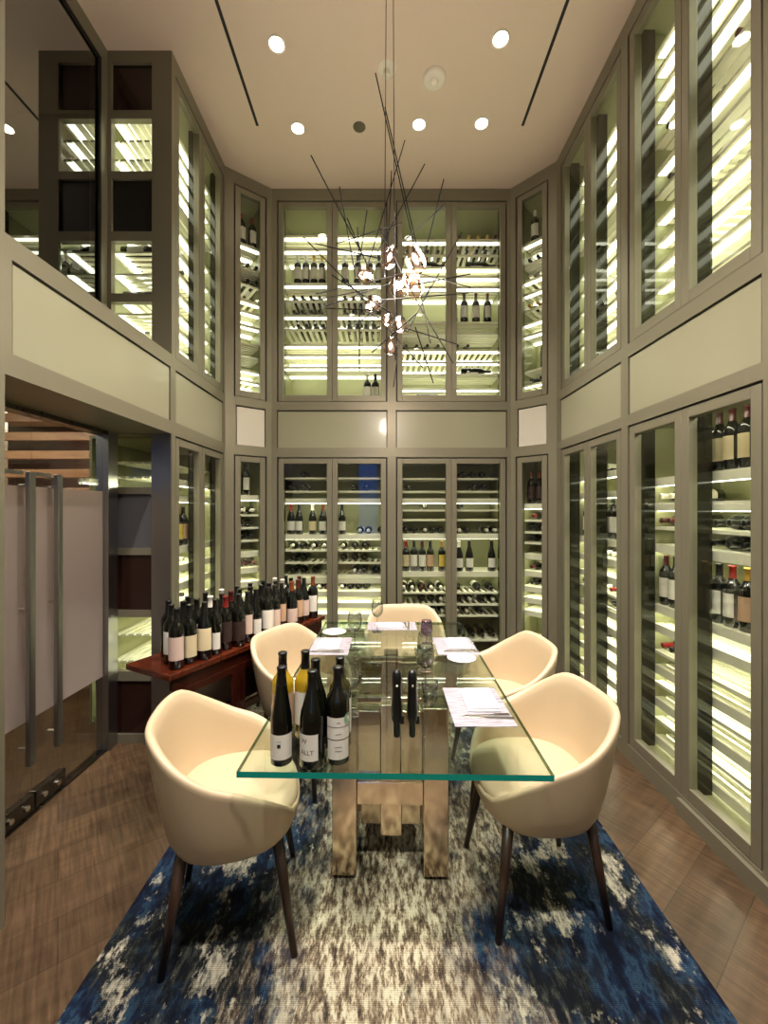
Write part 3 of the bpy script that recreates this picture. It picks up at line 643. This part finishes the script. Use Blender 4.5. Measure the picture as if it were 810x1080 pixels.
# ------------------------------------------------------------------ chairs
def interp(x, pts):
    for (a, va), (b, vb) in zip(pts, pts[1:]):
        if a <= x <= b: t = (x-a)/(b-a); return va+(vb-va)*t
    return pts[-1][1]
RIM = [(0, .792), (24, .792), (34, .787), (44, .765), (58, .725), (90, .635), (118, .56), (138, .497), (150, .462), (165, .452), (180, .45)]
def sel(a, p=2.5): c, s = math.cos(a), math.sin(a); return (math.copysign(abs(c)**(2/p), c), math.copysign(abs(s)**(2/p), s))
def make_chair(label, loc, rotz):
    t = thing('tub_chair', label, 'chair', loc, rotz, 'cream tub chairs around the glass table')
    N = 72; z0 = .365
    AX, AY = .297, .32
    def sc(z): q = max(0, (z-z0)/.455); return .70+.30*q**.62
    def ring(fz, off, flat=None):
        out = []
        for k in range(N):
            a = 2*PI*k/N; b = abs(math.degrees(a)-180); h = interp(b, RIM); z = fz(h, b)
            s = sc(z); x, y = sel(a); px, py = AX*s*x, AY*s*y; rr = math.hypot(px, py); f = (rr-off)/rr
            out.append((px*f, py*f, z))
        return out
    rs = []
    bot = []
    for s_, zz in ((.02, .350), (.42, .350), (.60, .354), (.67, .359)):
        bot.append([(AX*s_*sel(2*PI*k/N)[0], AY*s_*sel(2*PI*k/N)[1], zz) for k in range(N)])
    rs += bot
    th = .03
    for q in (0, .12, .3, .5, .7, .85, .95): rs.append(ring(lambda h, b, q=q: z0+(h-.014-z0)*q, 0))
    rs.append(ring(lambda h, b: h-.014, 0.0)); rs.append(ring(lambda h, b: h-.004, .004)); rs.append(ring(lambda h, b: h, .013)); rs.append(ring(lambda h, b: h-.004, .023)); rs.append(ring(lambda h, b: h-.014, th))
    for q in (.9, .75, .55, .35, .18): rs.append(ring(lambda h, b, q=q: .415+(h-.014-.415)*q, th+.004))
    rs.append(ring(lambda h, b: .415, th+.02))
    sh = MB().rings(rs, 0, True, True).build('shell', LEATHER, t, True)
    # seat cushion
    cs = []
    for s_, zz in ((.02, .43), (.66, .43), (.715, .437), (.735, .452), (.73, .468), (.70, .480), (.63, .487), (.4, .492), (.02, .494)):
        r_ = []
        for k in range(N):
            a = 2*PI*k/N; x, y = sel(a, 2.6); fr = .012*max(0, math.cos(a)) if s_ > .5 else 0
            r_.append((AX*s_*x+fr, AY*s_*y, zz))
        cs.append(r_)
    MB().rings(cs, 0, True, True).build('seat_cushion', LEATHER, t, True)
    for sx, sy in ((1, 1), (1, -1), (-1, 1), (-1, -1)):
        MB().tube((sx*.212, sy*(.212 if sx > 0 else .19), 0), (sx*.155, sy*.16, .372), .0115, .021, 16).build('leg', LEG, t, True)
    return t
make_chair('cream tub chair nearest the glass entrance doors, beside the standing bottles', (-.562, 1.59, .0135), R(13))
make_chair('cream tub chair nearest the viewer along the right hand cabinets', (.60, 1.70, .0135), R(180+4))
make_chair('cream tub chair along the right hand cabinets, farther from the viewer', (.645, 2.36, .0135), R(180+4))
make_chair('cream tub chair tucked between the table and the bottle sideboard', (-.455, 2.468, .0135), R(-27))
make_chair('cream tub chair at the head of the table before the back cabinets', (.15, 2.99, .0135), R(-90))

# ------------------------------------------------------------------ glass dining table
TZ = .74-.0135
tb = thing('dining_table', 'rectangular clear glass dining table on stacked mirror steel blocks', 'table', (.0475, 2.125, .0135), R(-1.1))
hx, hy, tt = .483, .858, .019
mb = MB(); mb.box((-hx, -hy, TZ-tt), (hx, hy, TZ)); mb.m = [0, 0, 1, 2, 2, 2]  # edge light painted in: teal near edge, dull green on the others
mb.build('glass_top', [TABLEGL, TEAL, glassm('table_glass_dim_edge', (112, 142, 112), 1.0)], tb)
for sy in (-1, 1):
    for x0, x1 in ((-.255, -.155), (.125, .228)):
        y0, y1 = (-.40, -.22) if sy < 0 else (.22, .40)
        if sy > 0 and x0 < 0: x0 = -.225
        MB().box((x0, y0, .011), (x1, y1, TZ-tt-.001)).build('slab_post', MIRROR, tb, bevel=.003)
    yb = lambda a, b: (min(sy*a, sy*b), max(sy*a, sy*b))
    def blk(nm, x0, x1, ya, yb_, z0, z1): lo, hi = sorted((sy*ya, sy*yb_)); MB().box((x0, lo, z0), (x1, hi, z1)).build(nm, MIRROR, tb, bevel=.003)
    blk('cross_block', -.155, .125, .28, .37, .285, .38)
    blk('upright_block', -.155, -.055, .24, .33, .38, .66); blk('upright_block', -.055, .03, .28, .36, .38, .70); blk('upright_block', .03, .125, .24, .33, .38, .66)
    blk('foot_block', -.055, .035, .28, .35, .14, .285)
    blk('foot_block', -.145, -.055, .21, .27, .13, .285); blk('foot_block', .035, .12, .21, .27, .13, .285)
    blk('under_rail', -.20, .31, .20, .225, TZ-tt-.026, TZ-tt-.001) if sy > 0 else blk('under_rail', -.20, .31, .27, .30, TZ-tt-.026, TZ-tt-.001)
MB().box((-.155, -.22, .15), (.125, .22, .24)).build('spine_block', MIRROR, tb, bevel=.003)

# bottles standing on the table
TT = .7405
G = 'bottles standing on the glass table'
o = bottle_full('slim black bottle with white label and small crest, front corner of the table', (-.326, 1.327, TT), 0, ALSA, 'black', 'white', (.025, .108), arc=78, group=G, scale=.93)
MB().lathe(cut_prof(ALSA, .066, .078, .0012), 4, 0, R(-90-9), R(-90+9)).build('crest', INK, o)
for a in (-10, 0, 8): MB().lathe(cut_prof(ALSA, .084, .088, .0012), 2, 0, R(-90+a-2), R(-90+a+2)).build('crest_dot', INKG, o)
o = bottle_full('burgundy shaped black bottle whose white label carries large letters', (-.226, 1.315, TT), R(-16), BURG, 'black', 'white', (.03, .112), arc=52, group=G, scale=.985)
bend_text('ALLT', .02, .0405, .05, INK, o); bend_text('W', .022, .0405, .084, INK, o, ang0=-105)
o = bottle_full('tall dark bottle with two stacked white labels and a green sticker', (-.148, 1.335, TT), R(10), BORD, 'black', 'white', (.085, .152), arc=62, group=G)
MB().lathe(cut_prof(BORD, .022, .082, .0007), 12, 0, R(-90-58), R(-90+58)).build('lower_label', PAPER['white'], o, True)
MB().lathe(cut_prof(BORD, .122, .124, .0012), 12, 0, R(-90-60), R(-90+60)).build('label_line', INKG, o, True)
for z, w_ in ((.1, 14), (.136, 7), (.06, 16), (.048, 16)): MB().lathe(cut_prof(BORD, z, z+.002, .0012), 6, 0, R(-90-w_), R(-90+w_)).build('label_line', INKG, o, True)
mb = MB(); pts = []
for k in range(20):
    a = 2*PI*k/20; an = R(-90+52)+math.cos(a)*.017/.0385; pts.append((math.cos(an)*.0392, math.sin(an)*.0392, .146+math.sin(a)*.017))
mb.quad(pts); mb.build('green_sticker', STICKER, o)
o = bottle_full('golden white wine bottle behind the slim crested bottle', (-.357, 1.47, TT), R(20), BORD, 'black', 'tan', group=G, body=GOLDW)
o = bottle_full('golden white wine bottle standing at the back of the bottle cluster', (-.28, 1.487, TT), 0, BORD, 'black', 'white', group=G, body=GOLDW)
o = bottle_full('plain dark bottle close behind the bottle with large letters', (-.230, 1.402, TT), R(150), BURG, 'black', 'dark', group=G)
o = bottle_full('olive dark bottle close behind the two label bottle', (-.150, 1.422, TT), R(60), BORD, 'black', 'white', group=G, body=BOTTLEG)

# upright black wine openers
def opener(label, x, y):
    t = thing('wine_opener', label, 'opener', (x, y, TT), 0, 'black wine openers on the table')
    prof = [(0, 0), (.010, 0), (.0115, .004), (.0115, .05), (.0185, .062), (.0195, .10), (.017, .14), (.0165, .18), (.018, .205), (.015, .226), (.008, .234), (0, .235)]
    MB().lathe(prof, 20).build('body', BLACKP, t, True)
    MB().tube((0, -.0172, .185), (0, -.0215, .185), .0045, n=12).build('button', CHROME, t, True)
    MB().box((.012, -.006, .045), (.026, .006, .075)).build('lever', BLACKP, t, bevel=.003)
opener('slim black wine opener standing upright, the one nearer the bottles', .045, 1.475)
opener('slim black wine opener standing upright, the one nearer the woven placemat', .10, 1.475)

# place settings
def setting(nm, x, y, rz, mw, md, nap, fork=True):
    p = MB().box((-mw/2, -md/2, 0), (mw/2, md/2, .002)).build('placemat', PMAT, loc=(x, y, TT), rotz=rz); tag(p, f'grey woven placemat {nm}', 'placemat', 'woven placemats on the table')
    c, s = math.cos(rz), math.sin(rz); P = lambda a, b: (x+a*c-b*s, y+a*s+b*c)
    n = thing('folded_napkin', f'white folded napkin on the placemat {nm}', 'napkin', (*P(*nap[:2]), TT+.0022), rz, 'folded napkins on the placemats')
    w, d = nap[2:]
    MB().box((-w/2, -d/2, 0), (w/2, d/2, .006)).build('lower_fold', LINEN, n, bevel=.002); MB().box((-w/2+.02, -d/2+.012, .006), (w/2, d/2, .012)).build('upper_fold', LINEN, n, bevel=.002)
    if fork:
        fx, fy = P(nap[0]-.0, nap[1]-d/2-.025)
        f = thing('dinner_fork', f'steel fork lying by the napkin on the placemat {nm}', 'fork', (fx, fy, TT+.0025), rz+R(4), 'forks on the placemats')
        MB().box((-.085, -.005, 0), (.03, .005, .003)).build('handle', CHROME, f, bevel=.001)
        h = MB().box((.03, -.009, 0), (.05, .009, .003))
        for k in range(4): h.box((.05, -.009+k*.005, .0005), (.09, -.006+k*.005, .0025))
        h.build('head', CHROME, f)
        kx, ky = P(nap[0]-.0, nap[1]-d/2-.045)
        f = thing('table_knife', f'steel knife lying by the napkin on the placemat {nm}', 'knife', (kx, ky, TT+.0025), rz-R(3), 'knives on the placemats')
        MB().box((-.1, -.006, 0), (-.01, .006, .004)).build('handle', CHROME, f, bevel=.0015); MB().box((-.01, -.007, .001), (.1, .008, .0025)).build('blade', CHROME, f)
setting('by the nearer right chair', .378, 1.705, 0, .232, .335, (.02, .04, .13, .2))
setting('by the farther right chair', .416, 2.455, 0, .23, .31, (.02, .03, .13, .18))
setting('facing the sideboard chair', -.312, 2.455, 0, .225, .31, (-.01, .02, .13, .18))
setting('at the table head', .055, 2.875, R(90), .20, .33, (0, .02, .1, .18), True)
def plate(label, x, y):
    o = MB().lathe([(0, .003), (.045, .003), (.058, .008), (.076, .012), (.077, .010), (.058, .005), (.045, 0), (0, 0)], 36).build('bread_plate', PLATE, smooth=True, loc=(x, y, TT)); tag(o, label, 'plate', 'bread plates on the table')
plate('round white bread plate beside the farther right hand placemat', .415, 2.235)
plate('round white bread plate beyond the placemat by the sideboard', -.322, 2.715)
def wineglass(label, x, y, h, r, m=GLASSW, cat='wine glass', stem=.45):
    t = thing('wine_glass', label, cat, (x, y, TT), 0, 'stemmed glasses on the table')
    zb = h*stem; H = h-zb
    bowl = [(.003, zb), (r*.45, zb+H*.06), (r*.8, zb+H*.2), (r, zb+H*.42), (r*.97, zb+H*.65), (r*.80, zb+H), (r*.80-.001, zb+H), (r*.96-.0012, zb+H*.65), (r-.0013, zb+H*.42), (r*.79-.001, zb+H*.21), (r*.42, zb+H*.09), (0, zb+H*.07)]
    MB().lathe(bowl, 28).build('bowl', m, t, True)
    MB().lathe([(.012, .004), (.005, .012), (.0035, .03), (.0035, zb*.8), (.004, zb+.003)], 12).build('stem', GLASSW if m is GLASSW else m, t, True)
    MB().lathe([(0, .001), (r*.86, .0005), (r*.86, .002), (.012, .005), (0, .006)], 28).build('base', m, t, True)
wineglass('tall clear wine glass beside the placemat by the sideboard', -.168, 2.40, .215, .043)
wineglass('clear wine glass before the chair at the head of the table', -.045, 2.74, .21, .04)
wineglass('small lilac tinted goblet near the head of the table', .255, 2.5, .14, .036, GLASSP, stem=.3)
wineglass('large clear wine glass behind the wine openers', .185, 1.87, .2, .043)
wineglass('clear wine glass beyond the openers, farther than the large one', .205, 2.08, .19, .04)
wineglass('large clear wine glass just behind the bottle cluster', -.135, 1.63, .215, .047)
t = thing('water_tumbler', 'short clear water tumbler right beside the wine openers', 'tumbler', (.19, 1.73, TT))
MB().lathe([(0, .0), (.03, .0), (.034, .09), (.033, .09), (.029, .012), (0, .012)], 28).build('cup', GLASSW, t, True)

# ------------------------------------------------------------------ sideboard with bottles
SB = Vector((-1.02, 2.02)); sa = math.atan2(.891, .454); sL, sD, sH = 1.23, .33, .75
sb = thing('sideboard', 'dark red mahogany sideboard with glass doors under rows of bottles', 'sideboard', (SB.x, SB.y, 0), sa)   # x along, y away from the room
MB().box((-.03, -.012, sH-.03), (sL+.02, sD, sH)).build('top', MAHOG, sb, bevel=.003)
mb = MB(); e0 = [(0, .012), (.03, .012), (.31, sD-.03), (.28, sD-.03)]
mb.rings([[(x, y, .06) for x, y in e0], [(x, y, sH-.03) for x, y in e0]], 0, True, True); mb.box((sL-.03, .01, .06), (sL, sD-.01, sH-.03)); mb.box((.28, sD-.03, .06), (sL-.03, sD-.01, sH-.03)); mb.rings([[(.03, .02, z), (sL-.03, .02, z), (sL-.03, sD-.03, z), (.31, sD-.03, z)] for z in (.06, .08)], 0, True, True); mb.build('carcass', MAHOGD, sb)
MB().box((.0, .004, sH-.09), (sL, .03, sH-.03)).build('apron', MAHOGD, sb)
MB().rings([[(.05, .04, z), (sL-.03, .04, z), (sL-.03, sD-.03, z), (.31, sD-.03, z)] for z in (.40, .42)], 0, True, True).build('shelf', MAHOGD, sb)
nd = 3
CABGL = glassm('sideboard_glass', (150, 140, 110), 7)
for k in range(nd):
    x0, x1 = .01+k*(sL-.02)/nd+.002, .01+(k+1)*(sL-.02)/nd-.002; d = MB(); s_ = .045
    d.box((x0, -.004, .08), (x0+s_, .018, sH-.092)); d.box((x1-s_, -.004, .08), (x1, .018, sH-.092)); d.box((x0+s_, -.004, .08), (x1-s_, .018, .13)); d.box((x0+s_, -.004, sH-.13), (x1-s_, .018, sH-.092)); d.box((x0+s_, -.004, .38), (x1-s_, .018, .42))
    dd = d.build('door', MAHOGD, sb, bevel=.002)
    MB().quad([(x0+s_, .008, .13), (x1-s_, .008, .13), (x1-s_, .008, sH-.13), (x0+s_, .008, sH-.13)]).build('glass_pane', CABGL, dd)
for x, y, z in ((.02, .03, 0), (sL-.06, .03, .0112), (.31, sD-.07, 0), (sL-.06, sD-.06, .0112)): MB().box((x, y, z), (x+.04, y+.04, .06)).build('leg', MAHOGD, sb)
def on_sb(x, y): c, s = math.cos(sa), math.sin(sa); return SB.x+x*c-y*s, SB.y+x*s+y*c
fcols = ['black', 'black', 'black', 'black', 'red', 'black', 'black', 'black', 'black', 'black', 'black', 'brown', 'burgundy', 'black', 'brown', 'black', 'white']
pcols = ['pink', 'cream', 'cream', 'white', 'dark', 'dark', 'pink', 'white', 'white', 'pink', 'tan', 'pink', 'tan', 'pink', 'white', 'pink', 'white']
nF = 15
for i in range(nF):
    x = .055+i*.0795; px, py = on_sb(x, .05+.012*math.sin(i*2.1)); f, p = fcols[i], pcols[i]
    lz = [(.045, .16), (.035, .145), (.05, .165), (.03, .12)][i % 4]
    bottle_full(f'{f} capped bottle with {p} label, {ORD[i]} from near end of sideboard front row', (px, py, sH+.0005), sa+R(-50+22*math.sin(i*1.7)), BURG if i in (2, 7, 11, 13) else BORD, f, p, lz, group='bottles on the sideboard')
for i in range(14):
    x = .095+i*.0795; px, py = on_sb(x, .145+.012*math.sin(i*1.3)); f = ['black', 'black', 'black', 'white', 'black', 'burgundy', 'black', 'black'][i % 8]
    bottle_full(f'{f} capped bottle, {ORD[i]} from near end of sideboard middle row', (px, py, sH+.0005), sa+R(-40), [BORD, BURG][i % 3 == 1], f, ['white', 'cream', 'pink'][i % 3], group='bottles on the sideboard')
for i in range(9):
    x = .15+i*.12; px, py = on_sb(x, .245); f = ['black', 'black', 'black', 'white'][i % 4]
    bottle_full(f'{f} capped bottle, {ORD[i]} from near end of sideboard rear row', (px, py, sH+.0005), sa, BORD, f, 'white', group='bottles on the sideboard')

# ------------------------------------------------------------------ chandelier
CY = 2.1
ch = thing('chandelier', 'burst chandelier of thin black rods and glowing blown glass bulbs', 'chandelier', (.03, CY, 2.7))
px2 = lambda x, y, Y: ((x-405)*Y/440-.03, Y-CY, 1.54+(538-y)*Y/440-2.7)
MB().lathe([(0, 0), (.075, 0), (.075, .025), (0, .025)], 28).build('canopy', DSTEEL, ch, True, loc=(-.02, 0, ZC-2.7-.026))
for x, yb in ((405.5, 292), (416.5, 345)): a = px2(x, yb, CY); MB().tube((a[0], a[1], a[2]), (a[0]*.6, 0, ZC-2.7-.02), .0022, n=8).build('cable', BLACKP, ch)
MB().tube(px2(417, 380, CY), px2(416, 225, CY), .003, n=10).build('stem', BLACKP, ch)
ROD = [((396, 77), (438, 265)), ((406, 113), (440, 262)), ((328, 164), (386, 276)), ((358, 197), (375, 292)), ((387, 222), (377, 292)), ((427, 148), (388, 280)), ((448, 173), (398, 266)), ((468, 189), (448, 268)), ((413, 180), (409, 262)),
       ((320, 250), (387, 319)), ((333, 257), (402, 273)), ((354, 257), (424, 235)), ((377, 240), (380, 285)), ((487, 245), (430, 348)), ((333, 310), (415, 291)), ((343, 323), (445, 287)), ((379, 322), (379, 391)),
       ((398, 317), (494, 309)), ((436, 287), (496, 303)), ((434, 301), (496, 289)), ((440, 290), (454, 362)), ((440, 318), (478, 383)), ((428, 346), (482, 363)), ((438, 345), (457, 404)), ((430, 350), (454, 302)), ((415, 408), (421, 360)),
       ((385, 328), (430, 350)), ((343, 325), (392, 327)), ((330, 317), (400, 303)), ((402, 338), (446, 388)), ((425, 255), (470, 215)), ((366, 230), (396, 300)), ((350, 290), (412, 330)), ((372, 345), (430, 300)), ((400, 240), (446, 330)), ((392, 372), (440, 330))]
rr = random.Random(3)
for (a, b) in ROD:
    y0, y1 = CY+rr.uniform(-.22, .22), CY+rr.uniform(-.22, .22)
    MB().tube(px2(*a, y0), px2(*b, y1), .0028, n=6).build('rod', RODM, ch)
BULB = [(411, 271, 7, 11), (438, 273, 8.5, 15), (386, 290, 8, 8), (422, 301, 10, 11), (434, 293, 8, 8), (438, 304, 8, 9), (393, 320, 8, 8), (408, 337, 5.5, 7), (421, 342, 7, 9), (412, 365, 6.5, 9)]
pl = []
for i, (x, y, w_, h_) in enumerate(BULB):
    Y = CY+rr.uniform(-.12, .12); c = Vector(px2(x, y, Y)); w, h = 1.12*w_*Y/440, 1.1*h_*Y/440
    prof = [(0, -h)]+[(w*math.sin(PI*(q/10))*(1+.12*math.cos(PI*q/10)), -h*math.cos(PI*q/10)) for q in range(1, 10)]+[(0, h)]
    M = Matrix.Translation(c) @ Euler((rr.uniform(-.4, .4), rr.uniform(-.5, .5), 0)).to_matrix().to_4x4()
    bo = MB().lathe(prof, 24, 0, M=M, wob=lambda t, k: 1+.07*math.sin(6*t+k*.7)).build('glass_bulb', BULBG, ch, True)
    MB().lathe([(0, -h*.42), (w*.22, -h*.25), (w*.3, 0), (w*.22, h*.25), (0, h*.42)], 12, 0, M=M).build('filament', BULBL, bo, True)
    pl.append(c)
l = bpy.data.lights.new('chandelier_glow', 'POINT'); l.energy = 45; l.color = (1, .88, .76); l.shadow_soft_size = .12
lo = bpy.data.objects.new('chandelier_glow', l); COL.objects.link(lo); lo.parent = ch; lo.location = (.02, 0, 0)

# ------------------------------------------------------------------ ceiling fittings
def downlight(label, x, y, e, tgt=None, cone=62, show=True):
    t = thing('recessed_downlight', label, 'ceiling light', (x, y, ZC), 0, 'recessed downlights in the ceiling')
    MB().lathe([(.048, -.0005), (.058, -.0005), (.058, -.006), (.050, -.008), (.046, -.004)], 28).build('trim_ring', PLASTIC, t, True)
    MB().lathe([(0, -.003), (.047, -.003)], 28).build('lens', LAMP, t)
    l = bpy.data.lights.new('downlight_beam', 'SPOT'); l.energy = e; l.color = (1, .91, .82); l.spot_size = R(cone); l.spot_blend = .55; l.shadow_soft_size = .05
    o = bpy.data.objects.new('downlight_beam', l); COL.objects.link(o); o.parent = t; o.location = (0, 0, -.02)
    if tgt: d = Vector(tgt)-Vector((x, y, ZC)); o.rotation_euler = d.to_track_quat('-Z', 'Y').to_euler()
E = 125
downlight('glowing round downlight over the sideboard side, in the middle row', -.70, 2.72, E)
downlight('glowing round downlight over the right cabinets side, in the middle row', .752, 2.69, E)
downlight('glowing round downlight in the far row nearest the left corner', -.686, 3.32, E*.6)
downlight('glowing round downlight in the far row near the room centre', .276, 3.286, E*.6)
downlight('glowing round downlight in the far row nearest the right corner', .767, 3.278, E*.6)
downlight('unseen downlight added above the near end of the table, left side', -.5, 1.45, E*.52, (-.42, 1.5, 0))  # lamp added out of view to light the near table and chairs
downlight('unseen downlight added above the near end of the table, right side', .55, 1.45, E*.5, (.5, 1.55, 0))  # second lamp added out of view over the near table
downlight('unseen fill downlight added behind the viewer, left side', -.5, .1, E*2.0, None, 125)  # wide fill lamp added out of view to brighten surfaces facing the camera
downlight('unseen fill downlight added behind the viewer, right side', .6, .1, E*2, None, 125)  # matching fill lamp added on the other side, also unseen
t = thing('ceiling_speaker', 'small round dark grille in the far row of ceiling lights', 'grille', (-.196, 3.31, ZC))
MB().lathe([(0, -.004), (.04, -.004), (.046, -.006), (.05, -.0005)], 24).build('grille', mat('dark_grille', (92, 86, 66), .5), t, True)
t = thing('smoke_detector', 'round white smoke detector on the ceiling', 'detector', (.353, 2.93, ZC))
MB().lathe([(.078, -.0005), (.078, -.018), (.066, -.03), (.03, -.032)], 32).build('base', PLASTIC, t, True)
MB().lathe([(.032, -.03), (.03, -.042), (.02, -.048), (0, -.049)], 24).build('sensor_dome', PLASTIC, t, True)
t = thing('sprinkler', 'white ceiling sprinkler beside the chandelier cables', 'sprinkler', (.02, 2.87, ZC))
MB().lathe([(.062, -.0005), (.06, -.008), (.03, -.014), (0, -.015)], 28).build('escutcheon', PLASTIC, t, True)
MB().lathe([(.022, -.012), (.022, -.05), (.026, -.055), (.026, -.06), (0, -.062)], 20).build('head', PLASTIC, t, True)
for x, sd_ in ((-1.0, 'sideboard'), (1.095, 'right cabinets')):
    t = thing('slot_diffuser', f'long thin black air slot in the ceiling on the {sd_} side', 'air slot', (x, 0, ZC))
    MB().box((-.011, .3, -.0015), (.011, 3.3, -.0005)).build('slot', BLACK, t); MB().box((-.015, .3, -.003), (-.011, 3.3, -.0004)).box((.011, .3, -.003), (.015, 3.3, -.0004)).build('flange', CEIL, t)

# ------------------------------------------------------------------ world, camera, view
w = bpy.data.worlds.new('world'); scn.world = w; w.use_nodes = True
w.node_tree.nodes['Background'].inputs[0].default_value = (.05, .05, .06, 1); w.node_tree.nodes['Background'].inputs[1].default_value = .4
cam = bpy.data.cameras.new('camera'); co = bpy.data.objects.new('camera', cam); COL.objects.link(co)
co.location = (0, 0, 1.54); co.rotation_euler = (R(90), 0, 0)
cam.sensor_fit = 'HORIZONTAL'; cam.sensor_width = 36; cam.lens = 440*36/810; cam.shift_y = -2/810; cam.clip_start = .02
scn.camera = co
vs = scn.view_settings; vs.view_transform = 'Standard'; vs.look = 'None'; vs.gamma = 1; vs.use_curve_mapping = False; vs.exposure = 0.8
cy = scn.cycles; cy.max_bounces = 10; cy.transparent_max_bounces = 24; cy.diffuse_bounces = 4; cy.glossy_bounces = 5; cy.transmission_bounces = 6
cy.sample_clamp_indirect = 6; cy.caustics_reflective = False; cy.caustics_refractive = False; cy.use_denoising = True
bpy.context.view_layer.update()
